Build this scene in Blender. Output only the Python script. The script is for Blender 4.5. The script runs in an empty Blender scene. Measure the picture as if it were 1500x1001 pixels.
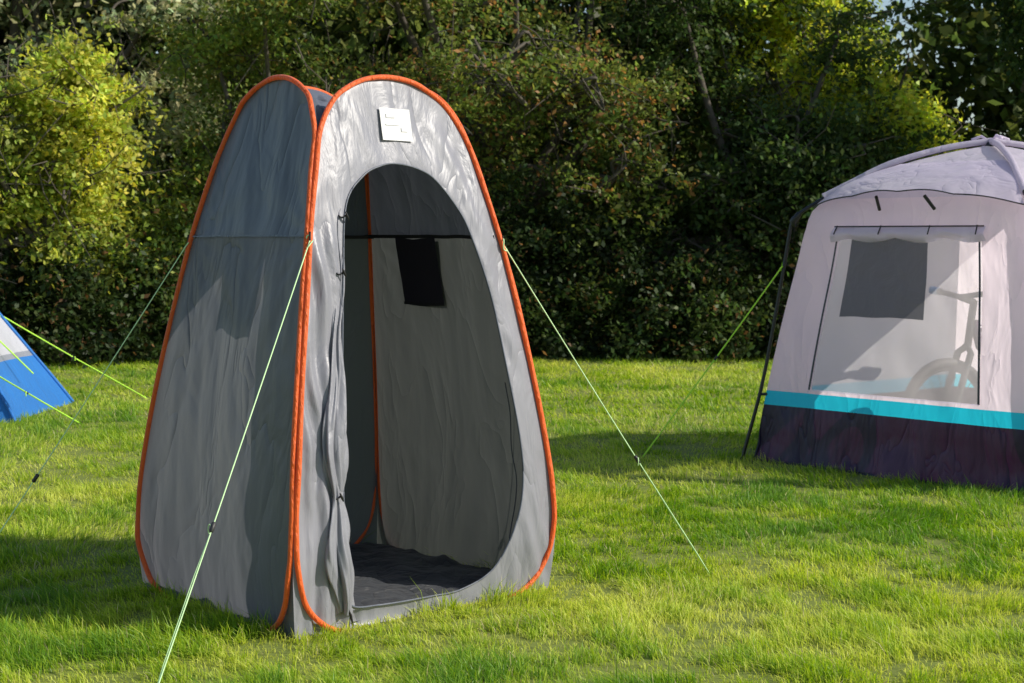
import bpy, math, random
import numpy as np
from mathutils import Vector
rng = np.random.default_rng(7)
random.seed(7)
sc = bpy.context.scene
D2 = bpy.data

# ------------------------------------------------------------------ helpers
def link(o, parent=None):
    sc.collection.objects.link(o)
    if parent is not None:
        o.parent = parent
    return o

def empty(name):
    e = D2.objects.new(name, None)
    e.empty_display_size = 0.2
    return link(e)

def np_mesh(name, verts, faces, mats, mat_idx=None, col=None, smooth=True, parent=None, uv=None):
    me = D2.meshes.new(name)
    verts = np.asarray(verts, dtype=np.float32)
    nf, k = faces.shape
    me.vertices.add(len(verts)); me.vertices.foreach_set("co", verts.ravel())
    me.loops.add(nf*k); me.loops.foreach_set("vertex_index", faces.ravel().astype(np.int32))
    me.polygons.add(nf); me.polygons.foreach_set("loop_start", (np.arange(nf)*k).astype(np.int32))
    me.update(calc_edges=True)
    for m in mats:
        me.materials.append(m)
    if mat_idx is not None:
        me.polygons.foreach_set("material_index", np.asarray(mat_idx, dtype=np.int32))
    if col is not None:
        a = me.color_attributes.new("Col", 'FLOAT_COLOR', 'POINT')
        c = np.ones((len(verts), 4), dtype=np.float32); c[:, :3] = col
        a.data.foreach_set("color", c.ravel())
    me.polygons.foreach_set("use_smooth", np.full(len(me.polygons), smooth))
    return link(D2.objects.new(name, me), parent)

def hermite(xs, ys):
    xs = np.array(xs, float); ys = np.array(ys, float)
    m = np.gradient(ys, xs)
    def f(x):
        x = np.clip(np.asarray(x, float), xs[0], xs[-1])
        i = np.clip(np.searchsorted(xs, x) - 1, 0, len(xs)-2)
        h = xs[i+1]-xs[i]; t = (x-xs[i])/h
        return ((2*t**3-3*t**2+1)*ys[i] + (t**3-2*t**2+t)*h*m[i]
                + (-2*t**3+3*t**2)*ys[i+1] + (t**3-t**2)*h*m[i+1])
    return f

def catmull_closed(P, n=10):
    P = np.array(P, float); N = len(P); out = []
    for i in range(N):
        a, b, c, d = P[i-1], P[i], P[(i+1) % N], P[(i+2) % N]
        for t in np.linspace(0, 1, n, endpoint=False):
            out.append(.5*((2*b)+(c-a)*t+(2*a-5*b+4*c-d)*t*t+(3*b-a-3*c+d)*t**3))
    return np.array(out)

def catmull_open(P, n=8):
    P = np.array(P, float)
    Q = np.vstack([2*P[0]-P[1], P, 2*P[-1]-P[-2]]); out = []
    for i in range(1, len(Q)-2):
        a, b, c, d = Q[i-1], Q[i], Q[i+1], Q[i+2]
        for t in np.linspace(0, 1, n, endpoint=False):
            out.append(.5*((2*b)+(c-a)*t+(2*a-5*b+4*c-d)*t*t+(3*b-a-3*c+d)*t**3))
    out.append(P[-1]); return np.array(out)

def tube_data(path, rad, seg=8, closed=False, sq=1.0):
    path = np.array(path, float); n = len(path)
    rad = np.broadcast_to(np.array(rad, float), (n,))
    if closed:
        T = np.roll(path, -1, 0)-np.roll(path, 1, 0)
    else:
        T = np.gradient(path, axis=0)
    T /= (np.linalg.norm(T, axis=1, keepdims=True)+1e-9)
    ref = np.array([0, 0, 1.]) if abs(T[0][2]) < .9 else np.array([1., 0, 0])
    u = np.cross(T[0], ref); u /= np.linalg.norm(u)
    V = []
    for i in range(n):
        u = u-T[i]*np.dot(u, T[i]); u /= (np.linalg.norm(u)+1e-9)
        v = np.cross(T[i], u)
        for k in range(seg):
            a = 2*math.pi*k/seg
            V.append(path[i]+rad[i]*(math.cos(a)*u+sq*math.sin(a)*v))
    F = []
    m = n if closed else n-1
    for i in range(m):
        j = (i+1) % n
        for k in range(seg):
            k2 = (k+1) % seg
            F.append((i*seg+k, i*seg+k2, j*seg+k2, j*seg+k))
    return np.array(V), np.array(F, dtype=np.int32)

def tube(name, path, rad, mat, seg=8, closed=False, parent=None):
    V, F = tube_data(path, rad, seg, closed)
    return np_mesh(name, V, F, [mat], parent=parent)

def join_data(lst):
    Vs, Fs, o = [], [], 0
    for V, F in lst:
        Vs.append(V); Fs.append(F+o); o += len(V)
    return np.vstack(Vs), np.vstack(Fs)

LAT = rng.random((256, 256))
def vnoise(x, y):
    x = np.asarray(x, float); y = np.asarray(y, float)
    xi = np.floor(x).astype(int); yi = np.floor(y).astype(int)
    fx = x-xi; fy = y-yi
    fx = fx*fx*(3-2*fx); fy = fy*fy*(3-2*fy)
    g = lambda a, b: LAT[a % 256, b % 256]
    return (g(xi, yi)*(1-fx)+g(xi+1, yi)*fx)*(1-fy)+(g(xi, yi+1)*(1-fx)+g(xi+1, yi+1)*fx)*fy

# ---------------------------------------------------------------- materials
def new_mat(name):
    m = D2.materials.new(name); m.use_nodes = True
    nt = m.node_tree
    for n in list(nt.nodes): nt.nodes.remove(n)
    out = nt.nodes.new("ShaderNodeOutputMaterial")
    return m, nt, out

def fabric(name, col, transl=0.3, rough=0.5, tcol=None, bump=0.35, scale=9.0, var=0.12, sheen=0.25, crease=.35, cscale=2.6, spec=.45):
    m, nt, out = new_mat(name)
    N = nt.nodes.new; L = nt.links.new
    tc = N("ShaderNodeTexCoord")
    mp = N("ShaderNodeMapping"); mp.inputs["Scale"].default_value = (1, 1, .35)
    L(tc.outputs["Object"], mp.inputs[0])
    n1 = N("ShaderNodeTexNoise"); n1.inputs["Scale"].default_value = scale; n1.inputs["Detail"].default_value = 5
    n1.inputs["Distortion"].default_value = .8
    L(mp.outputs[0], n1.inputs["Vector"])
    n2 = N("ShaderNodeTexNoise"); n2.inputs["Scale"].default_value = 2.3; n2.inputs["Detail"].default_value = 3
    L(tc.outputs["Object"], n2.inputs["Vector"])
    ramp = N("ShaderNodeMixRGB"); ramp.blend_type = 'MIX'
    L(n2.outputs["Fac"], ramp.inputs[0])
    ramp.inputs[1].default_value = (*[c*(1-var) for c in col], 1)
    ramp.inputs[2].default_value = (*[min(1, c*(1+var)) for c in col], 1)
    mp2 = N("ShaderNodeMapping"); mp2.inputs["Scale"].default_value = (1.6, 1.6, .6); mp2.inputs["Rotation"].default_value = (.35, .3, .2)
    L(tc.outputs["Object"], mp2.inputs[0])
    n3 = N("ShaderNodeTexNoise"); n3.inputs["Scale"].default_value = cscale; n3.inputs["Detail"].default_value = 3.0; n3.inputs["Distortion"].default_value = .5
    L(mp2.outputs[0], n3.inputs["Vector"])
    s1 = N("ShaderNodeMath"); s1.operation = 'SUBTRACT'; s1.inputs[1].default_value = .5; L(n3.outputs["Fac"], s1.inputs[0])
    s2 = N("ShaderNodeMath"); s2.operation = 'ABSOLUTE'; L(s1.outputs[0], s2.inputs[0])
    s3 = N("ShaderNodeMath"); s3.operation = 'POWER'; s3.inputs[1].default_value = .6; L(s2.outputs[0], s3.inputs[0])
    bp0 = N("ShaderNodeBump"); bp0.inputs["Strength"].default_value = crease; bp0.inputs["Distance"].default_value = .035
    L(s3.outputs[0], bp0.inputs["Height"])
    bp = N("ShaderNodeBump"); bp.inputs["Strength"].default_value = bump; bp.inputs["Distance"].default_value = .03
    L(n1.outputs["Fac"], bp.inputs["Height"]); L(bp0.outputs[0], bp.inputs["Normal"])
    wv = N("ShaderNodeTexNoise"); wv.inputs["Scale"].default_value = 420
    L(tc.outputs["Object"], wv.inputs["Vector"])
    bp2 = N("ShaderNodeBump"); bp2.inputs["Strength"].default_value = .12; bp2.inputs["Distance"].default_value = .002
    L(wv.outputs["Fac"], bp2.inputs["Height"]); L(bp.outputs[0], bp2.inputs["Normal"])
    b = N("ShaderNodeBsdfPrincipled"); b.inputs["Roughness"].default_value = rough
    b.inputs["Specular IOR Level"].default_value = spec
    b.inputs["Sheen Weight"].default_value = sheen
    L(ramp.outputs[0], b.inputs["Base Color"]); L(bp2.outputs[0], b.inputs["Normal"])
    t = N("ShaderNodeBsdfTranslucent")
    t.inputs["Color"].default_value = (*(tcol or col), 1)
    L(bp.outputs[0], t.inputs["Normal"])
    mx = N("ShaderNodeMixShader"); mx.inputs[0].default_value = transl
    L(b.outputs[0], mx.inputs[1]); L(t.outputs[0], mx.inputs[2]); L(mx.outputs[0], out.inputs[0])
    return m

def plain(name, col, rough=.5, metal=0, spec=.5):
    m, nt, out = new_mat(name)
    N = nt.nodes.new; L = nt.links.new
    tc = N("ShaderNodeTexCoord"); n = N("ShaderNodeTexNoise"); n.inputs["Scale"].default_value = 30
    L(tc.outputs["Object"], n.inputs["Vector"])
    mx = N("ShaderNodeMixRGB"); L(n.outputs["Fac"], mx.inputs[0])
    mx.inputs[1].default_value = (*[c*.8 for c in col], 1); mx.inputs[2].default_value = (*[min(1, c*1.2) for c in col], 1)
    b = N("ShaderNodeBsdfPrincipled"); L(mx.outputs[0], b.inputs["Base Color"])
    b.inputs["Roughness"].default_value = rough; b.inputs["Metallic"].default_value = metal
    b.inputs["Specular IOR Level"].default_value = spec
    L(b.outputs[0], out.inputs[0])
    return m

def leafmat(name, transl=.4, rough=.5, spec=.3, tv=1.5):
    m, nt, out = new_mat(name)
    N = nt.nodes.new; L = nt.links.new
    a = N("ShaderNodeAttribute"); a.attribute_name = "Col"
    b = N("ShaderNodeBsdfPrincipled"); b.inputs["Roughness"].default_value = rough
    b.inputs["Specular IOR Level"].default_value = spec
    L(a.outputs["Color"], b.inputs["Base Color"])
    hs = N("ShaderNodeHueSaturation"); hs.inputs["Saturation"].default_value = 1.1; hs.inputs["Value"].default_value = tv
    L(a.outputs["Color"], hs.inputs["Color"])
    t = N("ShaderNodeBsdfTranslucent"); L(hs.outputs[0], t.inputs["Color"])
    mx = N("ShaderNodeMixShader"); mx.inputs[0].default_value = transl
    L(b.outputs[0], mx.inputs[1]); L(t.outputs[0], mx.inputs[2]); L(mx.outputs[0], out.inputs[0])
    return m

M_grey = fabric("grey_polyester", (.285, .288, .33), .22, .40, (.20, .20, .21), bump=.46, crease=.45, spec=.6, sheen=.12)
M_sideshade = fabric("grey_polyester_side_shaded", (.17, .175, .205), .42, .40, (.155, .16, .178), bump=.32, scale=6, crease=.65)  # same polyester as the front wall, its shaded side put into the colour
M_rearshade = fabric("grey_polyester_rear_shaded", (.15, .155, .16), .30, .45, (.105, .112, .108), bump=.26, scale=6, crease=.5)  # darker copy of the grey polyester, the dim interior painted into it
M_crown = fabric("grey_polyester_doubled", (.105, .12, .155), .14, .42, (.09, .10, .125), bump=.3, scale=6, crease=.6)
M_orange = fabric("orange_binding", (1.0, .16, .022), .28, .5, (1.0, .25, .035), bump=.5, scale=60, crease=0)
M_floor = fabric("black_groundsheet", (.034, .038, .045), .0, .5, bump=.8, scale=7, crease=.9, sheen=.1)
M_band = plain("black_webbing", (.015, .015, .018), .7)
M_black = plain("black_pole", (.012, .012, .014), .35)
M_label = fabric("white_label", (.66, .66, .66), .05, .6, bump=.1)
M_labelp = plain("label_print", (.58, .58, .60), .6)
M_cordw = plain("pale_green_cord", (.60, .92, .45), .6)
M_cordg = plain("lime_green_cord", (.50, .98, .06), .6)
M_slider = plain("dark_slider", (.03, .03, .03), .5)
M_lilac = fabric("lilac_polyester", (.80, .69, .79), .60, .5, (1, .87, .96), bump=.28, scale=5, var=.04, crease=.5)
M_lilacroof = fabric("lilac_grey_roof", (.68, .62, .73), .44, .45, (.92, .83, .95), bump=.28, scale=5, var=.05, crease=.5)
M_turq = fabric("turquoise_polyester", (.01, .54, .82), .40, .5, (.02, .80, 1.0), bump=.2)
M_navy = fabric("navy_mudwall", (.016, .015, .042), .12, .42, (.09, .015, .07), bump=.6, scale=5, crease=.9, sheen=.0, spec=.42)
M_blue = fabric("blue_polyester", (.02, .20, .62), .25, .5, (.02, .25, .7), bump=.4)
M_white = fabric("pale_grey_polyester", (.62, .63, .70), .3, .5, bump=.3)
M_leaf = leafmat("leaf_green", .42, .5, .3, 1.6)
M_grass = leafmat("grass_blade", .45, .45, .35, 1.25)

def bark():
    m, nt, out = new_mat("bark")
    N = nt.nodes.new; L = nt.links.new
    tc = N("ShaderNodeTexCoord"); n = N("ShaderNodeTexNoise"); n.inputs["Scale"].default_value = 12; n.inputs["Detail"].default_value = 8
    L(tc.outputs["Object"], n.inputs["Vector"])
    mx = N("ShaderNodeMixRGB"); L(n.outputs["Fac"], mx.inputs[0])
    mx.inputs[1].default_value = (.03, .025, .02, 1); mx.inputs[2].default_value = (.16, .135, .105, 1)
    bp = N("ShaderNodeBump"); bp.inputs["Strength"].default_value = .8; L(n.outputs["Fac"], bp.inputs["Height"])
    b = N("ShaderNodeBsdfPrincipled"); L(mx.outputs[0], b.inputs["Base Color"]); L(bp.outputs[0], b.inputs["Normal"])
    b.inputs["Roughness"].default_value = .9
    L(b.outputs[0], out.inputs[0]); return m
M_bark = bark()

def meshmat(name, col, alpha, milky=False):
    m, nt, out = new_mat(name)
    N = nt.nodes.new; L = nt.links.new
    tr = N("ShaderNodeBsdfTransparent")
    tc = N("ShaderNodeTexCoord"); n = N("ShaderNodeTexNoise"); n.inputs["Scale"].default_value = 5; n.inputs["Detail"].default_value = 4
    n.inputs["Distortion"].default_value = 1.2
    L(tc.outputs["Object"], n.inputs["Vector"])
    bp = N("ShaderNodeBump"); bp.inputs["Strength"].default_value = .6; bp.inputs["Distance"].default_value = .04
    L(n.outputs["Fac"], bp.inputs["Height"])
    b = N("ShaderNodeBsdfPrincipled"); b.inputs["Base Color"].default_value = (*col, 1)
    b.inputs["Roughness"].default_value = .12 if milky else .55
    L(bp.outputs[0], b.inputs["Normal"])
    last = b
    if milky:
        t = N("ShaderNodeBsdfTranslucent"); t.inputs["Color"].default_value = (1, .97, 1, 1)
        m2 = N("ShaderNodeMixShader"); m2.inputs[0].default_value = .85
        L(b.outputs[0], m2.inputs[1]); L(t.outputs[0], m2.inputs[2]); last = m2
    mx = N("ShaderNodeMixShader"); mx.inputs[0].default_value = alpha
    L(tr.outputs[0], mx.inputs[1]); L(last.outputs[0], mx.inputs[2]); L(mx.outputs[0], out.inputs[0])
    return m
M_mesh = plain("black_mesh", (.014, .011, .022), .6)
M_mesh2 = meshmat("grey_insect_mesh", (.03, .035, .055), .84)
M_pvc = meshmat("clear_window_film", (.6, .6, .63), .34, True)

# ------------------------------------------------------------ camera, light
cam = D2.cameras.new("camera"); cam.lens = 60; cam.sensor_width = 36
cam.shift_y = -0.103; cam.clip_end = 1000; cam.clip_start = .05
cam.dof.use_dof = True; cam.dof.focus_distance = 6.3; cam.dof.aperture_fstop = 8.0
co = link(D2.objects.new("camera", cam)); co.location = (0, 0, 1.35); co.rotation_euler = (math.radians(90), 0, 0)
sc.camera = co
EL, AZ = math.radians(33), math.radians(101)
S = Vector((math.cos(EL)*math.sin(AZ), math.cos(EL)*math.cos(AZ), math.sin(EL)))
sun = D2.lights.new("sun", 'SUN'); sun.energy = 5.0; sun.angle = math.radians(.5); sun.color = (1, .94, .84)
so = link(D2.objects.new("sun", sun)); so.rotation_euler = S.to_track_quat('Z', 'Y').to_euler(); so.location = (10, -2, 10)
w = D2.worlds.new("World"); sc.world = w; w.use_nodes = True
nt = w.node_tree; bg = nt.nodes["Background"]
sky = nt.nodes.new("ShaderNodeTexSky"); sky.sky_type = 'NISHITA'; sky.sun_disc = False
sky.sun_elevation = EL; sky.sun_rotation = AZ
nt.links.new(sky.outputs[0], bg.inputs[0]); bg.inputs[1].default_value = .13
sc.view_settings.view_transform = 'Standard'; sc.view_settings.look = 'None'; sc.view_settings.exposure = 0

# ------------------------------------------------------------ changing tent
CT = empty("changing_tent")
C = np.array([-.64, 6.54])
rN, rR, rB, rL = map(np.array, ([-.085, -.84], [.779, 0.], [.055, .84], [-.77, .0]))
kz = hermite([0, .1, .2, .3, .555, .947, 1.31, 1.6, 1.73, 1.84, 1.95], [1.0, 1.02, 1.033, 1.03, .99, .889, .772, .653, .592, .55, .52])
def panel_fn(a, b):
    Mv = (a+b)/2; A = (b-a)/2
    nrm = np.array([A[1], -A[0]]); nrm = nrm/np.linalg.norm(nrm)
    if np.dot(nrm, Mv) < 0: nrm = -nrm
    def f(w_, z_, off=0.):
        w_ = np.asarray(w_, float); z_ = np.asarray(z_, float)
        d = kz(z_)
        p = C+d[..., None]*Mv+w_[..., None]*A+np.broadcast_to(np.asarray(off, float), w_.shape)[..., None]*nrm
        return np.concatenate([p, z_[..., None]], -1)
    return f
P_front = panel_fn(rN, rR); P_rb = panel_fn(rR, rB); P_lb = panel_fn(rB, rL); P_left = panel_fn(rL, rN)
half = [(0, -.014), (.45, -.014), (.66, -.004), (.83, .04), (.955, .12), (1.012, .24), (1.012, .38), (.98, .57), (.882, .947), (.768, 1.31),
        (.648, 1.6), (.578, 1.73), (.46, 1.835), (.335, 1.889), (.18, 1.925)]
hoop = half+[(0, 1.937)]+[(-a, b) for a, b in half[:0:-1]]
hoopc = catmull_closed(hoop, 10)
top = hoopc[(hoopc[:, 0] >= -1e-6) & (hoopc[:, 1] > 1.70)]
top = top[np.argsort(top[:, 1])]
rows = [(z, float(kz(z))) for z in np.linspace(0, 1.69, 80)]+[(z, max(0.0, w_)) for w_, z in top]
rows = np.array(rows)
rows = np.vstack([rows, [rows[-1, 0]+.0005, 0]]) if rows[-1, 1] > 0.002 else rows

def wr(w_, z_, seed, amp=.006):
    s = seed*13.7
    edge = np.clip((kz(z_)-np.abs(w_))*6, 0, 1)
    v = amp*1.6*(vnoise(w_*2.2+s, z_*1.3+s)-.5)*2
    v = v+amp*.9*(vnoise(w_*7+z_*3+s, z_*2.0-w_*1.5+s)-.5)*2
    v = v+amp*.35*(vnoise(w_*22+z_*5+s, z_*3+s)-.5)*2
    return v*edge

def solid_panel(name, fn, mats, seed, matfun=None, amp=.006):
    nu = 60; u = np.linspace(-1, 1, nu)
    Z = np.repeat(rows[:, 0], nu).reshape(-1, nu); W = rows[:, 1][:, None]*u[None]
    # pull creases radiating from the guy points on the seam
    dr = np.hypot((np.abs(W)-.77)*.6, Z-1.34); an = np.arctan2(Z-1.34, (.77-np.abs(W))*.6+.001)
    pull = .004*np.sin(an*13+seed)*np.exp(-dr/.35)*np.clip(dr*12, 0, 1)*np.clip((kz(Z)-np.abs(W))*6, 0, 1)
    V = fn(W, Z, wr(W, Z, seed, amp)+pull-.012*(1-u[None]**2)*np.sin(np.clip(Z/1.9, 0, 1)*3.14))
    n = len(rows); idx = np.arange(n*nu).reshape(n, nu)
    F = np.stack([idx[:-1, :-1], idx[:-1, 1:], idx[1:, 1:], idx[1:, :-1]], -1).reshape(-1, 4)
    mi = None
    if matfun is not None:
        wc = (W[:-1, :-1]+W[1:, 1:])/2; zc = (Z[:-1, :-1]+Z[1:, 1:])/2
        mi = matfun(wc, zc).ravel()
    return np_mesh(name, V.reshape(-1, 3), F, mats, mi, parent=CT)

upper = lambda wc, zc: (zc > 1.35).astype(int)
solid_panel("left_wall", P_left, [M_sideshade, M_crown], 1, upper, .0065)
solid_panel("rear_left_wall", P_lb, [M_rearshade, M_crown], 2, upper)
solid_panel("rear_right_wall", P_rb, [M_rearshade, M_crown], 3, upper)

door_pts = [(-.02, 1.615), (.15, 1.598), (.28, 1.557), (.42, 1.46), (.505, 1.365), (.62, 1.133), (.697, .85), (.762, .566), (.757, .41),
            (.68, .266), (.50, .12), (.25, .065), (0, .06), (-.4, .065), (-.62, .085), (-.67, .183), (-.66, .527), (-.61, .871), (-.535, 1.221),
            (-.455, 1.461), (-.30, 1.565), (-.15, 1.605)]
door = catmull_closed(door_pts, 8)
outer = np.vstack([np.stack([rows[:, 1], rows[:, 0]], 1), np.stack([-rows[::-1, 1], rows[::-1, 0]], 1),
                   np.stack([np.linspace(-1, 1, 60), np.zeros(60)], 1)])
ctr = np.array([0, .78]); scl = np.array([.59, 1.0])
def polar(P, angs):
    q = (P-ctr)*scl; a = np.arctan2(q[:, 1], q[:, 0]); r = np.linalg.norm(q, axis=1)
    o = np.argsort(a); a = a[o]; r = r[o]
    a = np.concatenate([a-2*math.pi, a, a+2*math.pi]); r = np.tile(r, 3)
    rr = np.interp(angs, a, r)
    return np.stack([rr*np.cos(angs), rr*np.sin(angs)], 1)/scl+ctr
NA = 520
corner_a = [math.atan2(-ctr[1], s*scl[0]) for s in (1, -1)]
angs = np.sort(np.concatenate([np.linspace(-math.pi, math.pi, NA-2, endpoint=False), corner_a]))
inn = polar(door, angs); oo = polar(outer, angs)
NR = 26
t = np.linspace(0, 1, NR)[:, None, None]
G = inn[None]*(1-t)+oo[None]*t
W, Z = G[..., 0], G[..., 1]
tt = t[..., 0]*np.ones_like(W)
fade = np.sin(np.clip(tt, 0, 1)*math.pi)**.5
leftm = np.clip((-W-.42)*6, 0, 1)*np.clip((1.5-Z)*4, 0, 1)
ph = 6*vnoise(W*2.5+5, Z*2.0)+3*vnoise(W*5+2, Z*6)
cr = leftm*(.007*np.sin(W*60+ph)+.006*np.sin(W*33+Z*9+ph*1.3)+.009*np.sin(W*20-Z*13+2*ph)*vnoise(W*3, Z*4))
rm = np.clip((W-.35)*6, 0, 1)
cr = cr+.007*rm*np.sin((Z*26+W*30)+7*vnoise(W*3, Z*4+9))*np.clip(vnoise(Z*3+2, W*2+7)*2-.6, 0, 1)
tm = np.clip((Z-1.4)*5, 0, 1)
cr = cr+.003*tm*np.sin(W*30+Z*30+6*vnoise(W*3+1, Z*5+2))*vnoise(W*4+3, Z*4)
off = (wr(W, Z, 4, .006)*.9+cr)*fade
V = P_front(W, Z, off)
idx = np.arange(NR*NA).reshape(NR, NA); nx = np.roll(idx, -1, 1)
F = np.stack([idx[:-1], nx[:-1], nx[1:], idx[1:]], -1).reshape(-1, 4)
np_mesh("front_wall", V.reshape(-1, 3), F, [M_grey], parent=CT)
tube("door_hem", P_front(door[:, 0], door[:, 1], .002), .0035, M_crown, 6, True, CT)
for hi, (nm, fn) in enumerate((("front_hoop", P_front), ("rear_right_hoop", P_rb), ("rear_left_hoop", P_lb), ("left_hoop", P_left))):
    hw = hoopc.copy()
    wob = .004*(vnoise(np.arange(len(hw))*.13, np.full(len(hw), hi*7))-.5)*2
    tube(nm, fn(hw[:, 0]-np.sign(hw[:, 0])*.004, hw[:, 1], .006+wob), .0098, M_orange, 10, True, CT)
loop = []
for fn in (P_front, P_rb, P_lb, P_left):
    h = hoopc[hoopc[:, 1] > 1.71]
    h = h[np.argsort(h[:, 0])]
    loop.append(fn(h[:, 0], h[:, 1], -.004))
loop = np.vstack(loop); nl = len(loop)
cen = np.array([C[0], C[1], 1.87])
Vr = []
NRr = 14
for i, s in enumerate(np.linspace(0, 1, NRr)):
    q = loop*(1-s)+cen*s
    q = q.copy(); q[:, 2] -= .05*math.sin(math.pi*s)*(.4+vnoise(np.arange(nl)*.25, np.full(nl, s*3)))
    Vr.append(q)
Vr = np.vstack(Vr); idx = np.arange(NRr*nl).reshape(NRr, nl); nx = np.roll(idx, -1, 1)
F = np.stack([idx[:-1], nx[:-1], nx[1:], idx[1:]], -1).reshape(-1, 4)
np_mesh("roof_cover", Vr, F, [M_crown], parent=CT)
cs = [np.array([*(C+r*.985), 0]) for r in (rN, rR, rB, rL)]
n = 60; g = np.linspace(0, 1, n); U, Vv = np.meshgrid(g, g)
fl = (cs[0][None, None]*(1-U[..., None])*(1-Vv[..., None])+cs[1][None, None]*U[..., None]*(1-Vv[..., None])
      + cs[2][None, None]*U[..., None]*Vv[..., None]+cs[3][None, None]*(1-U[..., None])*Vv[..., None])
fl[..., 2] = .012+.026*vnoise(U*9, Vv*9)+.013*vnoise(U*25+Vv*9, Vv*21)
idx = np.arange(n*n).reshape(n, n)
F = np.stack([idx[:-1, :-1], idx[:-1, 1:], idx[1:, 1:], idx[1:, :-1]], -1).reshape(-1, 4)
np_mesh("groundsheet", fl.reshape(-1, 3), F, [M_floor], parent=CT)

def strip(name, fn, w0, w1, z0, z1, off, mat, nw=20, nz=4, parent=CT, wob=0.0):
    ww = np.linspace(w0, w1, nw); zz = np.linspace(z0, z1, nz)
    W_, Z_ = np.meshgrid(ww, zz)
    Z_ = Z_+wob*(vnoise(W_*6+w0, W_*3)-.5)
    W_ = W_+wob*.6*(vnoise(Z_*14+w0, Z_*3)-.5)
    V_ = fn(W_, Z_, off)
    idx = np.arange(nw*nz).reshape(nz, nw)
    F_ = np.stack([idx[:-1, :-1], idx[:-1, 1:], idx[1:, 1:], idx[1:, :-1]], -1).reshape(-1, 4)
    return np_mesh(name, V_.reshape(-1, 3), F_, [mat], parent=parent)
strip("seam_rear_right", P_rb, -.77, .77, 1.340, 1.354, -.03, M_band, 30, wob=.004)
strip("seam_rear_left", P_lb, -.77, .77, 1.340, 1.354, -.03, M_band, 30, wob=.004)
strip("seam_left", P_left, -.765, .765, 1.347, 1.353, .008, M_crown, 30, wob=.004)
strip("mesh_window", P_rb, -.11, .36, 1.072, 1.338, -.034, M_mesh, 20, 20, wob=.022)
strip("mesh_window_outer", P_rb, -.11, .36, 1.072, 1.338, .012, M_mesh, 14, 14, wob=.015)
strip("window_trim", P_rb, -.115, .365, 1.066, 1.078, -.036, M_band, 12, 4, wob=.015)
strip("inner_pocket", P_left, -.20, .33, 1.03, 1.34, -.045, M_sideshade, 14, 10, wob=.05)
strip("brand_label", P_front, -.115, .125, 1.70, 1.82, .014, M_label, 6, 6, wob=.004)
for i, (a, b, c, d) in enumerate(((-.07, .0, 1.785, 1.80), (-.08, .03, 1.757, 1.763), (.04, .09, 1.735, 1.75))):
    strip("label_print_%d" % (i+1), P_front, a, b, c, d, .0165, M_labelp, 3, 2)
ledge = hermite([.05, .183, .527, .871, 1.221, 1.461, 1.52], [-.66, -.71, -.71, -.65, -.565, -.47, -.42])
zz = np.linspace(.06, 1.49, 150)
rad = hermite([.05, .12, .25, .40, .46, .52, .68, .85, 1.0, 1.15, 1.22, 1.28, 1.4, 1.5], [.020, .030, .036, .024, .018, .028, .036, .022, .013, .010, .009, .010, .009, .004])(zz)
SEG = 72; Vd = []
a = np.linspace(0, 2*math.pi, SEG, endpoint=False)
Acx = (rR-rN)/2; Au = Acx/np.linalg.norm(Acx); Nu = np.array([Au[1], -Au[0]])
for z, r in zip(zz, rad):
    c0 = P_front(ledge(z), np.array(z), -.006)
    st = 1+.36*np.sin(a*4+3.5*math.sin(z*3.1)+z*3)+.26*np.sin(a*7+z*9+1)+.14*np.sin(a*13-z*13)
    st = st*(.85+.5*vnoise(np.cos(a)*2+5, np.full(SEG, z*9)))
    rr = r*st
    px = rr*np.cos(a)*1.15; py = rr*np.sin(a)*.7
    sway = .012*math.sin(z*7)+.006*math.sin(z*17)
    Vd.append(np.stack([c0[0]+(px+sway)*Au[0]+py*Nu[0], c0[1]+(px+sway)*Au[1]+py*Nu[1], np.full(SEG, z)+.006*np.sin(a*3)], 1))
Vd = np.vstack(Vd); idx = np.arange(len(zz)*SEG).reshape(len(zz), SEG); nx = np.roll(idx, -1, 1)
F = np.stack([idx[:-1], nx[:-1], nx[1:], idx[1:]], -1).reshape(-1, 4)
np_mesh("gathered_door_flap", Vd, F, [M_grey], parent=CT)
for i, z in enumerate((.46, 1.22, 1.42)):
    c0 = P_front(ledge(z), np.array(z), .004)
    r = .014
    ring = np.array([[c0[0]+r*math.cos(q)*Au[0]+r*.9*math.sin(q)*Nu[0], c0[1]+r*math.cos(q)*Au[1]+r*.9*math.sin(q)*Nu[1], z+.004*math.sin(q*2)] for q in np.linspace(0, 6.283, 20, endpoint=False)])
    tube("tie_%d" % (i+1), ring, .0028, M_band, 6, True, CT)
    tg = np.array([[c0[0]+.018*Nu[0]+.005*j*Au[0], c0[1]+.018*Nu[1]+.005*j*Au[1], z+.016-.010*j] for j in range(4)])
    tube("toggle_%d" % (i+1), tg, [.002, .0045, .0045, .002], M_black, 8, False, CT)
sp = [( -.66, .085), (-.62, .05), (-.60, .01)]
tube("sill_zip", P_front(np.array([q[0] for q in sp]), np.array([q[1] for q in sp]), .008), .004, M_band, 6, False, CT)
cb = P_rb(np.array([-.66, -.68, -.66, -.69, -.66, -.62, -.60]), np.array([.78, .66, .52, .40, .30, .22, .16]), -.022)
tube("wavy_shadow_line", catmull_open(cb, 6), .0025, M_crown, 6, False, CT)  # thin tube drawn in place of a soft wavy shadow on the wall

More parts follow.
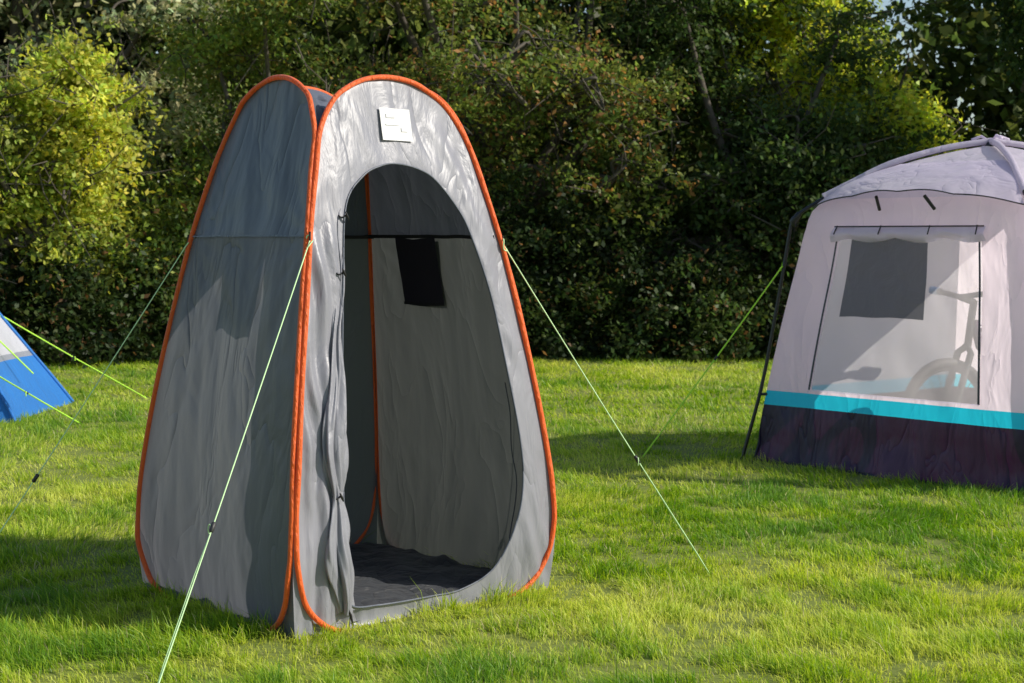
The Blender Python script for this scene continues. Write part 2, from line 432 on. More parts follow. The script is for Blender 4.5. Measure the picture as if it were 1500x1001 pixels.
def guy(prefix, a, b, mat, parent, slide=.6, r=.0024, sag=.006, loopend=True):
    a = np.array(a, float); b = np.array(b, float)
    ts = np.linspace(0, 1, 30)
    p = a[None]*(1-ts[:, None])+b[None]*ts[:, None]; p[:, 2] -= sag*4*ts*(1-ts)
    tube(prefix+"_line", p, r, mat, 6, False, parent)
    c = a*(1-slide)+b*slide; c[2] -= sag*4*slide*(1-slide)
    d = (b-a)/np.linalg.norm(b-a)
    tube(prefix+"_slider", np.array([c-d*.018, c-d*.014, c+d*.014, c+d*.018]), [.003, .0075, .0075, .003], M_slider, 8, False, parent)
    side = np.cross(d, [0, 0, 1]); side /= np.linalg.norm(side)
    q = np.array([c, c+(b-c)*.3+side*.006, c+(b-c)*.8+side*.006, b])
    tube(prefix+"_return", q, r*.8, mat, 5, False, parent)
    tl = np.array([c, c+side*.012+[0, 0, .008], c+side*.016+[0, 0, -.008], c+side*.012-[0, 0, .022]])
    tube(prefix+"_tail", catmull_open(tl, 5), r*.8, mat, 5, False, parent)
    kn = np.array([a+[0, 0, .02], a+side*.012+[0, 0, .012], a+side*.01+[0, 0, -.02], a+d*.03, a-side*.012+[0, 0, .0]])
    tube(prefix+"_knot", catmull_open(kn, 5), r*1.1, mat, 5, False, parent)
    tube(prefix+"_peg", np.array([b+[0, 0, .03], b+[0, 0, -.05]])-d*0, .004, M_slider, 6, False, parent)
Nn = P_front(np.array(-.765), np.array(1.335), .012); Rr = P_front(np.array(.765), np.array(1.32), .012); Ll = P_left(np.array(-.765), np.array(1.325), .012)
Bb = P_rb(np.array(.77), np.array(1.33), .012)
guy("near_guy", Nn, (-1.045, 4.97, 0), M_cordw, CT, .66)
guy("right_guy", Rr, (.79, 6.76, 0), M_cordw, CT, .635)
guy("left_guy", Ll, (-2.06, 6.30, 0), M_cordw, CT, .66, r=.0024)
guy("rear_guy", Bb, (-.60, 8.9, 0), M_cordw, CT, .6)
for i, (pnt) in enumerate((Nn, Rr, Ll)):
    tube("tape_tab_%d" % (i+1), np.array([pnt+[0, 0, .03], pnt+[0, 0, 0.0]]), .004, M_band, 6, False, CT)

# ------------------------------------------------------------ shelter tent
ST = empty("utility_tent")
SC = np.array([2.85, 10.15]); q0, q1, q2, q3 = [np.array(v)-SC for v in ((1.444, 10.26), (2.72, 8.75), (4.256, 10.04), (2.98, 11.55))]
ks = hermite([0, .33, .845, 1.2, 1.40, 1.50, 1.57, 1.65, 1.75, 1.835, 1.87, 1.885], [1, .952, .872, .808, .772, .745, .69, .60, .43, .215, .09, 0.0])
def sfn(a, b):
    Mv = (a+b)/2; A = (b-a)/2; nrm = np.array([A[1], -A[0]]); nrm /= np.linalg.norm(nrm)
    if np.dot(nrm, Mv) < 0: nrm = -nrm
    def f(u, z, off=0.):
        u = np.asarray(u, float); z = np.asarray(z, float); k = ks(z)
        bow = .05*(1-u**2)*np.clip(z-1.1, 0, 1)*1.2
        p = SC+k[..., None]*Mv+(u*k)[..., None]*A+(np.asarray(off, float)+bow)[..., None]*nrm
        return np.concatenate([p, z[..., None]], -1)
    return f
S_f, S_r, S_b, S_l = sfn(q0, q1), sfn(q1, q2), sfn(q2, q3), sfn(q3, q0)
zl = sorted(set([0, .06, .12, .18, .24, .30, .34, .425, .45]+list(np.linspace(.5, 1.33, 20))+[1.36, 1.40, 1.45, 1.50, 1.54, 1.57, 1.61, 1.65, 1.70, 1.75, 1.80, 1.84, 1.86, 1.873, 1.885]))
ul = sorted(set(list(np.linspace(-1, -.64, 8))+list(np.linspace(-.64, .62, 30))+list(np.linspace(.62, 1, 8))))
zl = np.array(zl); ul = np.array(ul)
def swall(name, fn, kind, seed):
    U, Z_ = np.meshgrid(ul, zl)
    off = .024*(vnoise(U*3+seed, Z_*3+seed)-.5)+.014*(vnoise(U*9+Z_*5+seed, Z_*5)-.5)
    off = off*np.clip((1-np.abs(U))*8, 0, 1)
    off = off-.04*np.exp(-((Z_-0.1)/.12)**2)*vnoise(U*5, Z_*9+seed)
    V_ = fn(U, Z_, off)
    nz, nu = U.shape; idx = np.arange(nz*nu).reshape(nz, nu)
    F_ = np.stack([idx[:-1, :-1], idx[:-1, 1:], idx[1:, 1:], idx[1:, :-1]], -1)
    uc = (U[:-1, :-1]+U[1:, 1:])/2; zc = (Z_[:-1, :-1]+Z_[1:, 1:])/2
    mi = np.zeros(uc.shape, int)
    mi[zc > 1.56] = 4
    mi[zc < .425] = 1
    mi[zc < .34] = 2
    win = (uc > -.64) & (uc < .62) & (zc > .45) & (zc < 1.36)
    keep = np.ones(uc.shape, bool)
    if kind == "front": mi[win] = 3
    if kind == "open": keep &= ~((uc > -.88) & (uc < .88) & (zc > .12) & (zc < 1.50))
    F_ = F_[keep]; mi = mi[keep]
    return np_mesh(name, V_.reshape(-1, 3), F_.reshape(-1, 4), [M_lilac, M_turq, M_navy, M_pvc, M_lilacroof], mi, parent=ST)
swall("window_wall", S_f, "front", 3); swall("open_doorway_wall", S_r, "open", 11); swall("rear_wall", S_b, "solid", 17); swall("side_wall", S_l, "solid", 23)
def sstrip(name, fn, u0, u1, z0, z1, off, mat, nu=16, nz=6, wob=0., offwob=0.):
    U, Z_ = np.meshgrid(np.linspace(u0, u1, nu), np.linspace(z0, z1, nz))
    Z_ = Z_+wob*(vnoise(U*7+u0, U*2)-.5)
    V_ = fn(U, Z_, off+offwob*(vnoise(U*12, Z_*7)-.5))
    idx = np.arange(nu*nz).reshape(nz, nu)
    F_ = np.stack([idx[:-1, :-1], idx[:-1, 1:], idx[1:, 1:], idx[1:, :-1]], -1).reshape(-1, 4)
    return np_mesh(name, V_.reshape(-1, 3), F_, [mat], parent=ST)
sstrip("insect_mesh_panel", S_f, -.50, .19, .885, 1.345, .016, M_mesh2, 16, 10, wob=.01, offwob=.01)
sstrip("zip_left", S_f, -.648, -.632, .45, 1.37, .018, M_black, 3, 20)
sstrip("zip_right", S_f, .61, .626, .45, 1.37, .018, M_black, 3, 20)
sstrip("zip_bottom", S_f, -.64, .62, .445, .45, .018, M_lilacroof, 30, 3)
sstrip("wall_seam_left", S_f, -.655, -.649, .43, 1.37, .012, M_lilacroof, 3, 20)
U, T = np.meshgrid(np.linspace(-.68, .68, 60), np.linspace(0, 1, 10))
lowz = 1.335-.018*np.abs(np.sin(U*7.5+.6))+.012*(vnoise(U*9, U*0)-.5)
Zh = lowz+(1.405-lowz)*T
Vh = S_f(U, Zh, .028+.022*np.sin(T*math.pi)+.014*(vnoise(U*14+T*4, T*5)-.5))
idx = np.arange(600).reshape(10, 60)
F_ = np.stack([idx[:-1, :-1], idx[:-1, 1:], idx[1:, 1:], idx[1:, :-1]], -1).reshape(-1, 4)
np_mesh("header_flap", Vh.reshape(-1, 3), F_, [M_lilacroof], parent=ST)
U = np.linspace(-.67, .67, 40)
tube("header_piping", S_f(U, 1.405+0*U, .036), .0045, M_slider, 6, False, ST)
for i, u in enumerate((-.64, -.22, .22, .62)):
    a_ = S_f(np.array(u), np.array(1.41), .04); b_ = S_f(np.array(u), np.array(1.36), .058)
    tube("header_toggle_%d" % (i+1), np.array([a_, b_]), .004, M_slider, 6, False, ST)
nu_, nz_ = 60, 14
U, T = np.meshgrid(np.linspace(-1, 1, nu_), np.linspace(0, 1, nz_))
edge = 1.515+.085*(1-np.abs(U)**2.2)+.012*np.abs(np.sin(U*6))
Zc = edge+(1.78-edge)*T
Vc = S_f(U*(1.0), Zc, .03+.17*(1-U**2)**.7*(1-T)**1.2+.020*(vnoise(U*6, T*4)-.5))
idx = np.arange(nu_*nz_).reshape(nz_, nu_)
F_ = np.stack([idx[:-1, :-1], idx[:-1, 1:], idx[1:, 1:], idx[1:, :-1]], -1).reshape(-1, 4)
np_mesh("roof_canopy", Vc.reshape(-1, 3), F_, [M_lilacroof], parent=ST)
tube("canopy_edge", Vc[0], .004, M_slider, 6, False, ST)
for i, u in enumerate((-.27, .22)):
    a_ = S_f(np.array(u), np.array(1.575), .14); b_ = S_f(np.array(u*1.05), np.array(1.50), .02)
    tube("canopy_strap_%d" % (i+1), np.array([a_, (a_+b_)/2, b_]), .010, M_slider, 6, False, ST)
kp = [(1.045, 0), (.962, .435), (.905, .85), (.862, 1.2), (.835, 1.42), (.815, 1.47), (.70, 1.575), (.58, 1.66), (.42, 1.77), (.2, 1.86), (.0, 1.905)]
for i, q in enumerate((q0, q1, q2, q3)):
    pp = np.array([[*(SC+q*k), z] for k, z in kp])
    tube("frame_pole_%d" % (i+1), catmull_open(pp, 6), .011, M_black, 8, False, ST)
    e_ = np.array([*(SC+q*.822), 1.455])
    dv = np.array([*(q/np.linalg.norm(q)), 0])
    tube("elbow_joint_%d" % (i+1), np.array([e_-[0, 0, .05], e_-[0, 0, .02]+dv*.01, e_+[0, 0, .03]-dv*.03]), [.016, .024, .018], M_black, 8, False, ST)
    f_ = np.array([*(SC+q*.955), .40]); g_ = np.array([*(SC+q*.935), .40])
    tube("pole_clip_%d" % (i+1), np.array([f_+dv*.02, g_]), .009, M_black, 6, False, ST)
    pp2 = np.array([[*(SC+q*k), z+.010] for k, z in kp[6:]])
    tube("pole_sleeve_%d" % (i+1), catmull_open(pp2, 6), .020, M_lilacroof, 8, False, ST)
hub = np.array([2.85, 10.15, 1.905])
tube("roof_hub", np.array([hub-[0, 0, .03], hub, hub+[0, 0, .02]]), [.035, .035, .02], M_black, 10, False, ST)
for i, dd in enumerate(((.12, .05), (-.1, .06), (.03, -.12))):
    tube("hub_tail_%d" % (i+1), np.array([hub, hub+[dd[0]*.5, dd[1]*.5, .04], hub+[dd[0], dd[1], .02]]), .009, M_lilacroof, 6, False, ST)
fl = np.array([[*(SC+q*.99), .015] for q in (q0, q1, q2, q3)])
np_mesh("floor_sheet", fl, np.array([[0, 1, 2, 3]]), [M_floor], parent=ST)
gp = np.array([*(SC+q0*.872), 1.17])
guy("corner_guy", gp, (.79, 10.38, 0), M_cordg, ST, .47, r=.0052)
gp = np.array([*(SC+q1*.872), 1.17])
guy("near_corner_guy", gp, (2.9, 7.6, 0), M_cordg, ST, .47, r=.0042)

# ------------------------------------------------------------ bicycle in tent
BK = empty("bicycle")
M_tyre = plain("tyre_rubber", (.010, .010, .010), .7); M_frame = plain("bike_frame_paint", (.05, .015, .07), .3); M_grip = plain("blue_grip", (.0, .28, .6), .5)
M_steel = plain("spoke_steel", (.08, .08, .09), .3, 1)
fw = np.array([2.48, 9.74, .35]); bd = np.array([.90, .436, 0]); bd /= np.linalg.norm(bd); bn = np.array([-bd[1], bd[0], 0]); rw = fw+bd*1.05
UPZ = np.array([0, 0, 1.])
def bp(x, z, y=0): return np.array([fw[0], fw[1], 0])+bd*x+UPZ*z+bn*y
for nm, c in (("front_wheel", fw), ("rear_wheel", rw)):
    an = np.linspace(0, 2*math.pi, 48, endpoint=False)
    R_ = .33-.005
    cc_ = c-UPZ*.02
    dl = [tube_data(np.array([cc_+.295*(math.cos(q)*bd+math.sin(q)*UPZ) for q in an]), .030, 8, True)]
    dl.append(tube_data(np.array([cc_+.262*(math.cos(q)*bd+math.sin(q)*UPZ) for q in an]), .012, 6, True))
    V_, F_ = join_data(dl); np_mesh(nm, V_, F_, [M_tyre], parent=BK)
    sp_ = [tube_data(np.array([cc_+bn*.02*(-1)**i, cc_+.262*(math.cos(q)*bd+math.sin(q)*UPZ)]), .0022, 4) for i, q in enumerate(np.linspace(0, 2*math.pi, 24, endpoint=False))]
    sp_.append(tube_data(np.array([cc_-bn*.05, cc_+bn*.05]), .022, 8))
    V_, F_ = join_data(sp_); np_mesh(nm+"_spokes", V_, F_, [M_steel], parent=BK)
fr = [([bp(.20, .86), bp(.24, .72), bp(.62, .32)], .026), ([bp(.21, .82), bp(.72, .78)], .022), ([bp(.75, .90), bp(.62, .32)], .019), ([bp(.62, .32), bp(1.05, .33, .05)], .011),
      ([bp(.62, .32), bp(1.05, .33, -.05)], .011), ([bp(.72, .78), bp(1.05, .33, .05)], .010), ([bp(.72, .78), bp(1.05, .33, -.05)], .010)]
V_, F_ = join_data([tube_data(np.array(p), r, 8) for p, r in fr]); np_mesh("frame", V_, F_, [M_frame], parent=BK)
fk = [([bp(0, .33, .055), bp(.13, .68, .055), bp(.15, .72, 0)], .020), ([bp(0, .33, -.055), bp(.13, .68, -.055), bp(.15, .72, 0)], .020), ([bp(.15, .70), bp(.20, .98)], .022),
      ([bp(.20, .97), bp(.10, 1.0)], .020), ([bp(.16, 1.03, -.30), bp(.11, 1.02, -.15), bp(.10, 1.0, 0), bp(.11, 1.02, .15), bp(.16, 1.03, .30)], .016)]
V_, F_ = join_data([tube_data(np.array(p), r, 8) for p, r in fk]); np_mesh("fork_and_handlebar", V_, F_, [M_tyre], parent=BK)
V_, F_ = join_data([tube_data(np.array([bp(.12, 1.025, s*.20), bp(.16, 1.03, s*.32)]), .023, 8) for s in (-1, 1)]); np_mesh("grips", V_, F_, [M_grip], parent=BK)
tube("saddle", np.array([bp(.62, .95), bp(.72, .955), bp(.84, .96), bp(.9, .965)]), [.02, .035, .07, .05], M_tyre, 10, False, BK)
V_, F_ = join_data([tube_data(np.array([bp(.62, .32, .06), bp(.5, .18, .07)]), .009, 6), tube_data(np.array([bp(.62, .32, -.06), bp(.74, .46, -.07)]), .009, 6),
                    tube_data(np.array([bp(.5, .18, .05), bp(.5, .18, .17)]), .018, 6), tube_data(np.array([bp(.74, .46, -.05), bp(.74, .46, -.17)]), .018, 6),
                    tube_data(np.array([bp(.62, .32)+.09*(math.cos(q)*bd+math.sin(q)*UPZ) for q in np.linspace(0, 6.283, 24, endpoint=False)]), .008, 6, True)])
np_mesh("cranks_and_pedals", V_, F_, [M_tyre], parent=BK)

# ------------------------------------------------------------ small blue tent
BT = empty("blue_dome_tent")
TC = np.array([-4.65, 13.05])
kb = hermite([0, .2, .4, .6, .8, 1.0, 1.1, 1.16], [1, .88, .755, .63, .50, .33, .18, 0])
tcx = [np.array(v) for v in ((-1.1, -.75), (1.07, -.75), (1.1, .75), (-1.1, .75))]
zb = np.array([0, .05, .1, .15, .2, .25, .3, .36, .40, .44, .5, .56, .62, .7, .76, .84, .92, 1.0, 1.06, 1.1, 1.13, 1.15, 1.16])
Vt, Ft, Mi = [], [], []
o_ = 0
for i in range(4):
    a_, b_ = tcx[i], tcx[(i+1) % 4]
    U, Z_ = np.meshgrid(np.linspace(0, 1, 25), zb)
    k = kb(Z_); arch = .02*np.sin(U*math.pi)
    p = TC+k[..., None]*(a_*(1-U[..., None])+b_*U[..., None])*(1-arch[..., None]*2)
    p = p+.04*(vnoise(U*6+i*9, Z_*5)[..., None]-.5)*np.clip(np.sin(U*math.pi)*3, 0, 1)[..., None]
    P3 = np.concatenate([p, Z_[..., None]], -1).reshape(-1, 3)
    nz, nu = U.shape; idx = np.arange(nz*nu).reshape(nz, nu)+o_
    F_ = np.stack([idx[:-1, :-1], idx[:-1, 1:], idx[1:, 1:], idx[1:, :-1]], -1).reshape(-1, 4)
    zc = ((Z_[:-1, :-1]+Z_[1:, 1:])/2).ravel()
    m_ = np.zeros(len(F_), int); m_[zc > .38] = 2; m_[zc > .45] = 1; m_[zc > .90] = 0
    Vt.append(P3); Ft.append(F_); Mi.append(m_); o_ += len(P3)
M_greyb = fabric("mid_grey_polyester", (.28, .30, .36), .2, .5)
np_mesh("flysheet", np.vstack(Vt), np.vstack(Ft), [M_blue, M_white, M_greyb], np.concatenate(Mi), parent=BT)
for i, q in enumerate(tcx):
    pp = np.array([[*(TC+q*kb(z)*1.0), z+.01] for z in zb])
    tube("pole_sleeve_%d" % (i+1), pp, .014, M_blue, 6, False, BT)
def on(i, z):
    return np.array([*(TC+tcx[i]*kb(np.array(z))), z])
guy("rear_guy", on(2, .74), (-3.04, 14.2, 0), M_cordg, BT, .5, r=.0055)
guy("front_guy", np.array([-4.15, 12.5, .56]), (-3.07, 12.2, 0), M_cordg, BT, .6, r=.0055)
tube("tie_out", np.array([on(2, .74)+[.02, -.5, -.05], on(2, .5)+[.05, -.6, 0], on(2, .3)+[.1, -.65, 0.0]]), .006, M_cordg, 6, False, BT)

# ------------------------------------------------------------ ground & grass
m, nt, out = new_mat("meadow_soil_and_grass")
N = nt.nodes.new; L = nt.links.new
tc = N("ShaderNodeTexCoord"); n1 = N("ShaderNodeTexNoise"); n1.inputs["Scale"].default_value = 1.3; n1.inputs["Detail"].default_value = 8
n2 = N("ShaderNodeTexNoise"); n2.inputs["Scale"].default_value = 40; n2.inputs["Detail"].default_value = 6
L(tc.outputs["Object"], n1.inputs["Vector"]); L(tc.outputs["Object"], n2.inputs["Vector"])
a1 = N("ShaderNodeMixRGB"); a1.inputs[1].default_value = (.17, .23, .025, 1); a1.inputs[2].default_value = (.30, .35, .06, 1); L(n1.outputs[0], a1.inputs[0])
a2 = N("ShaderNodeMixRGB"); a2.blend_type = 'MULTIPLY'; a2.inputs[0].default_value = .6; L(a1.outputs[0], a2.inputs[1]); L(n2.outputs[0], a2.inputs[2])
b_ = N("ShaderNodeBsdfPrincipled"); b_.inputs["Roughness"].default_value = .9; L(a2.outputs[0], b_.inputs["Base Color"])
bm_ = N("ShaderNodeBump"); bm_.inputs["Strength"].default_value = .8; L(n2.outputs[0], bm_.inputs["Height"]); L(bm_.outputs[0], b_.inputs["Normal"])
L(b_.outputs[0], out.inputs[0])
gv = np.array([[-300, -300, 0], [300, -300, 0], [300, 400, 0], [-300, 400, 0]], float)
np_mesh("ground", gv, np.array([[0, 1, 2, 3]]), [m])

def inside_quad(x, y, c, corners, s=1.0):
    ok = np.ones(len(x), bool)
    for i in range(4):
        a_ = c+corners[i]*s; b_ = c+corners[(i+1) % 4]*s
        cr_ = (b_[0]-a_[0])*(y-a_[1])-(b_[1]-a_[1])*(x-a_[0])
        ok &= cr_ > 0
    return ok
def blades(y0, y1, dens, hmul, wd, margin, seg):
    hw0 = .3*y1+margin
    n = int(dens*(y1-y0)*2*hw0)
    x = rng.uniform(-hw0, hw0, n); y = rng.uniform(y0, y1, n)
    keep = np.abs(x) < .3*y+margin
    keep &= ~inside_quad(x, y, C, [rN, rR, rB, rL], 1.0)
    keep &= ~inside_quad(x, y, SC, [q0, q1, q2, q3], .98)
    keep &= ~inside_quad(x, y, TC, tcx, .97)
    tuft = np.clip((vnoise(x*4.3+vnoise(x*2, y*2)*2, y*3.6)*.45+vnoise(x*13+3, y*11.7)*.55-.5)*2.5+.5, 0, 1)
    nearT = inside_quad(x, y, C, [rN, rR, rB, rL], 1.10)|inside_quad(x, y, SC, [q0, q1, q2, q3], 1.05)
    keep &= rng.random(n) < (.24+1.0*tuft+nearT*.5)
    x = x[keep]; y = y[keep]; tuft = tuft[keep]; nearT = nearT[keep]; n = len(x)
    big = vnoise(x*.9+20, y*.9+4)
    h = hmul*(.30+1.05*tuft+.30*big)*rng.uniform(.45, 1.25, n)*.048*np.where(nearT, rng.uniform(1.0, 1.7, n), 1)
    tall = rng.random(n) < .012; h[tall] *= 1.8
    az = rng.uniform(0, 2*math.pi, n)
    flow = 2*math.pi*vnoise(x*1.6+9, y*1.6)
    lx = np.cos(az)*.7+np.cos(flow)*.6; ly = np.sin(az)*.7+np.sin(flow)*.6
    lean = rng.uniform(.25, 1.5, n)
    pa = rng.uniform(0, math.pi, n); sx = np.cos(pa)*wd*.5*rng.uniform(.7, 1.4, n); sy = np.sin(pa)*wd*.5*rng.uniform(.7, 1.4, n)
    z0 = np.zeros(n)
    base1 = np.stack([x-sx, y-sy, z0-.004], 1); base2 = np.stack([x+sx, y+sy, z0-.004], 1)
    mx = x+lx*lean*h*.35; my = y+ly*lean*h*.35
    tipx = x+lx*lean*h*1.05; tipy = y+ly*lean*h*1.05; tz = h*(1.05-.42*lean)
    tip = np.stack([tipx, tipy, tz], 1)
    g = vnoise(x*2.2, y*2.2)*.35+vnoise(x*.55+50, y*.8)*.35+.30*(1-tuft)
    r_ = rng.random(n)
    c1 = np.array([.43, .59, .045]); c2 = np.array([.76, .80, .15]); c3 = np.array([.16, .33, .03]); straw = np.array([.75, .66, .34])
    mixv = np.clip((g-.5)*2.3+.56+rng.normal(0, .22, n), 0, 1)[:, None]
    col = np.where(mixv < .5, c3+(c1-c3)*mixv*2, c1+(c2-c1)*(mixv-.5)*2)
    dry = np.clip(vnoise(x*1.7+80, y*1.7+11)*3-2.25, 0, 1)
    st = r_ < .025+.2*dry
    col[st] = straw*rng.uniform(.6, 1.1, (st.sum(), 1))
    if seg == 2:
        m1 = np.stack([mx-sx*.8, my-sy*.8, tz*.6], 1); m2 = np.stack([mx+sx*.8, my+sy*.8, tz*.6], 1)
        V_ = np.stack([base1, base2, m2, m1, tip], 1).reshape(-1, 3)
        i0 = np.arange(n)*5
        tri = np.vstack([np.stack([i0, i0+1, i0+2], 1), np.stack([i0, i0+2, i0+3], 1), np.stack([i0+3, i0+2, i0+4], 1)])
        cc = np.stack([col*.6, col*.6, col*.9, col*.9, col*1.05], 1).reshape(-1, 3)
        return V_, tri, np.clip(cc, 0, .9)
    V_ = np.stack([base1, base2, tip], 1).reshape(-1, 3); i0 = np.arange(n)*3
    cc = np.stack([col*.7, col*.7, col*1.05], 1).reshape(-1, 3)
    return V_, np.stack([i0, i0+1, i0+2], 1), np.clip(cc, 0, .9)
parts = [blades(4.4, 6.6, 14000, .95, .0032, .5, 2), blades(6.6, 9, 8500, .95, .0040, .6, 2), blades(9, 12.5, 3800, .95, .0070, 1.2, 1), blades(12.5, 18.6, 1900, 1.0, .012, 1.8, 1)]
Vs, Fs, Cs, o_ = [], [], [], 0
for V_, F_, c_ in parts:
    Vs.append(V_); Fs.append(F_+o_); Cs.append(c_); o_ += len(V_)
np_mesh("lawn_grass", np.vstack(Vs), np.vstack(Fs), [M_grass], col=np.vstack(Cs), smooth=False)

# ------------------------------------------------------------ foliage
def leaves(centers, per, sigma, size, cols, jitter=.3, flat=.75, accent=None, accp=0.):
    n = len(centers)*per
    ci = np.repeat(np.arange(len(centers)), per)
    r = rng.normal(0, 1, (n, 3)); r /= np.linalg.norm(r, axis=1, keepdims=True)
    rad = rng.random(n)**.5
    sg = np.repeat(sigma*rng.uniform(.5, 1.5, len(centers)), per)
    ax = rng.normal(0, 1, (len(centers), 3)); ax[:, 2] = ax[:, 2]*.5-.3; ax /= np.linalg.norm(ax, axis=1, keepdims=True)
    st = rng.normal(0, .75, n)*sg
    p = centers[ci]+r*(rad*sg*.75)[:, None]*np.array([1, 1, flat])+ax[ci]*st[:, None]
    nrm = rng.normal(0, 1, (n, 3))+np.array([.3, 0, .7]); nrm /= np.linalg.norm(nrm, axis=1, keepdims=True)
    u = np.cross(nrm, rng.normal(0, 1, (n, 3))); u /= np.linalg.norm(u, axis=1, keepdims=True); v = np.cross(nrm, u)
    s = size*rng.uniform(.5, 1.3, n)[:, None]
    V_ = np.stack([p-u*s*.5, p+v*s*.28+u*s*.05, p+u*s*.5, p-v*s*.28+u*s*.05], 1).reshape(-1, 3)
    V_[:, 2] = np.maximum(V_[:, 2], .0)
    F_ = np.arange(n*4).reshape(n, 4)
    c = cols[ci]*rng.uniform(1-jitter, 1+jitter, (n, 1))
    c[:, 0] *= rng.uniform(.8, 1.25, n)
    if accent is not None:
        cl = rng.random(len(centers)) < .35
        am = (rng.random(n) < accp*np.where(cl[ci], 2.2, .4)); c[am] = np.array(accent)*rng.uniform(.5, 1.2, (am.sum(), 1))
    return V_, F_, np.clip(np.repeat(c, 4, 0), 0, .9)

def lobes_points(lobes, n, shell=.45):
    ws = np.array([l[3]*l[4]*l[5] for l in lobes])**.75; ws /= ws.sum()
    k = rng.choice(len(lobes), n, p=ws); L_ = np.array(lobes)[k]
    r = rng.normal(0, 1, (n, 3)); r /= np.linalg.norm(r, axis=1, keepdims=True)
    rad = (shell+(1-shell)*rng.random(n))*rng.uniform(.8, 1.22, n)
    p = L_[:, :3]+r*rad[:, None]*L_[:, 3:6]
    return p, k

def tree(name, base, lobes, ncl, per, sig, size, col, col2, trunk_r=.16, accent=None, accp=0., limb=40, gap=.0):
    e = empty(name)
    lob = [tuple(l) for l in lobes]
    cents, kk = lobes_points(lob, ncl)
    cents = cents[cents[:, 2] > .15]
    if gap > 0:
        gn = vnoise(cents[:, 0]*1.5+3, cents[:, 2]*1.8+cents[:, 1]*.4)
        cents = cents[gn > gap]
    hn = vnoise(cents[:, 0]*.9+31, cents[:, 2]*1.1+cents[:, 1]*.7)[:, None]
    cols = np.array(col)*(1-hn)+np.array(col2)*hn
    cols = cols*rng.uniform(.6, 1.4, (len(cents), 1))
    V_, F_, c_ = leaves(cents, per, sig, size, cols, accent=accent, accp=accp)
    np_mesh("crown_foliage", V_, F_, [M_leaf], col=c_, smooth=False, parent=e)
    base = np.array(base, float)
    cz = np.mean([l[2] for l in lob]); cc = np.array([np.mean([l[0] for l in lob]), np.mean([l[1] for l in lob]), cz])
    dl = []
    fork = base+(cc-base)*.45+np.array([.1, 0, 0])
    tr = catmull_open(np.array([base-[0, 0, .1], base+(fork-base)*.5+[.08, .03, 0], fork, cc]), 6)
    dl.append(tube_data(tr, np.linspace(trunk_r, trunk_r*.4, len(tr)), 10))
    for l in lob:
        c0 = np.array(l[:3]); st = fork+(cc-fork)*rng.uniform(0, .6)
        mid = (st+c0)/2+rng.normal(0, .2, 3)
        p = catmull_open(np.array([st, mid, c0]), 6)
        dl.append(tube_data(p, np.linspace(trunk_r*.38, trunk_r*.12, len(p)), 7))
    for i in range(limb):
        j = rng.integers(len(cents))
        dd = np.linalg.norm(np.array([np.array(q[:3])-cents[j] for q in lob]), axis=1); c0 = np.array(lob[int(np.argmin(dd))][:3])
        mid = (c0+cents[j])/2+rng.normal(0, .18, 3); en = cents[j]+(cents[j]-c0)*.3+rng.normal(0, .18, 3)
        p = catmull_open(np.array([c0, mid, cents[j], en]), 5)
        dl.append(tube_data(p, np.linspace(trunk_r*.13, .006, len(p)), 5))
        for q in range(3):
            s0 = p[rng.integers(4, len(p)-1)]; e2 = s0+rng.normal(0, .35, 3)
            dl.append(tube_data(np.array([s0, (s0+e2)/2+rng.normal(0, .07, 3), e2]), [.010, .007, .003], 4))
    V_, F_ = join_data(dl)
    np_mesh("trunk_and_limbs", V_, F_, [M_bark], parent=e)
    return e

def mklobes(x0, x1, y0, y1, z0, z1, n, r0, r1):
    return [(rng.uniform(x0, x1), rng.uniform(y0, y1), rng.uniform(z0, z1), *(rng.uniform(r0, r1)*np.array([1, .9, .8]))) for _ in range(n)]

tree("hazel_tree", (-4.8, 18.1, 0), mklobes(-6.1, -4.1, 17.5, 18.6, 1.0, 3.3, 22, .32, .6), 500, 105, .25, .080, (.56, .58, .10), (.28, .36, .07), .12, limb=70, gap=.32)
tree("ash_tree", (-7.0, 22.5, 0), mklobes(-8.8, -4.2, 21.5, 24, 2.6, 6.0, 16, .8, 1.3), 430, 110, .42, .11, (.48, .50, .27), (.30, .34, .19), .2, limb=30, gap=.2)
tree("apple_tree", (.1, 20.6, 0), mklobes(-3.0, 1.6, 19.2, 21.6, 1.6, 5.2, 20, .7, 1.2), 640, 100, .33, .078, (.25, .30, .065), (.085, .13, .032), .22,
     accent=(.42, .22, .08), accp=.10, limb=190, gap=.29)
tree("hawthorn_tree", (-3.1, 19.4, 0), mklobes(-4.1, -2.2, 18.8, 20.0, .9, 4.6, 14, .5, .9), 430, 105, .30, .075, (.28, .34, .06), (.09, .14, .035), .14,
     accent=(.38, .28, .07), accp=.07, limb=80, gap=.28)
tree("holly_tree", (2.9, 19.9, 0), mklobes(1.5, 4.4, 19.0, 20.9, 1.0, 4.2, 16, .6, 1.0), 520, 105, .32, .080, (.09, .14, .035), (.022, .042, .015), .2, limb=90, gap=.25)
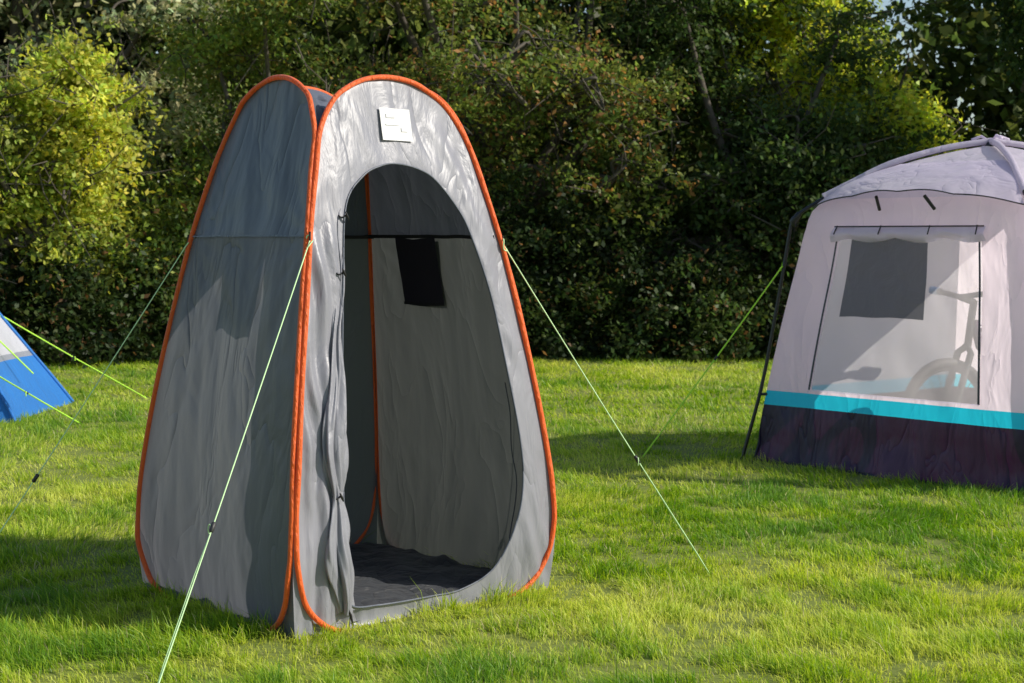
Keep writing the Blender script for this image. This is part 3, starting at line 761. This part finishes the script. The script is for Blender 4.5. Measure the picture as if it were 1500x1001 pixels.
tree("oak_tree", (4.4, 21.2, 0), mklobes(2.8, 4.0, 20.6, 21.8, 3.2, 4.6, 10, .5, .8)+mklobes(4.0, 5.1, 20.2, 21.0, 2.2, 3.0, 8, .45, .7), 520, 110, .30, .088, (.60, .64, .10), (.28, .37, .06), .15, limb=60, gap=.22)
tree("yew_tree", (6.6, 18.9, 0), mklobes(5.6, 7.8, 18.6, 19.5, 1.0, 5.2, 15, .6, .95), 450, 105, .33, .080, (.06, .10, .025), (.03, .055, .018), .22, limb=40, gap=.15)
tree("maple_tree", (10.2, 18.2, 0), mklobes(9.2, 11.4, 17.6, 19.0, 2.2, 5.0, 10, .9, 1.2), 240, 100, .5, .14, (.06, .10, .02), (.04, .07, .02), .28, limb=20)

n = 1500
x = rng.uniform(-9, 9, n); edge_y = 17.9+.35*vnoise(x*.9, x*0)-.9*np.clip((-x-2.2)/2.5, 0, 1)
z = rng.random(n)**1.2*1.7*(.4+.95*vnoise(x*1.3+7, x*0+3)); y = edge_y+.25+z*.35+rng.random(n)*1.2
cents = np.stack([x, y, z+.08], 1)
hn = vnoise(x*1.2, z*2+9)[:, None]
cols = (np.array([.085, .13, .03])*hn+np.array([.018, .034, .013])*(1-hn))*rng.uniform(.6, 1.4, (n, 1))
V_, F_, c_ = leaves(cents, 90, .26, .075, cols, accent=(.22, .12, .05), accp=.05)
np_mesh("hedgerow", V_, F_, [M_leaf], col=c_, smooth=False)
n = 3400
x = rng.uniform(-13, 13, n); y = rng.uniform(22.5, 28, n); z = rng.random(n)*7.5
top_ = 6.4+2.0*vnoise(x*.5, x*0+1)-4.0*np.exp(-((x/y*25-5.6)/.6)**4)
k_ = z < top_; x, y, z = x[k_], y[k_], z[k_]
cents = np.stack([x, y, z], 1); hn = vnoise(x*.6, z*.9)[:, None]
cols = (np.array([.18, .23, .06])*hn+np.array([.035, .06, .022])*(1-hn))*rng.uniform(.6, 1.3, (len(x), 1))
V_, F_, c_ = leaves(cents, 60, .7, .23, cols)
np_mesh("woodland", V_, F_, [M_leaf], col=c_, smooth=False)
print("done")
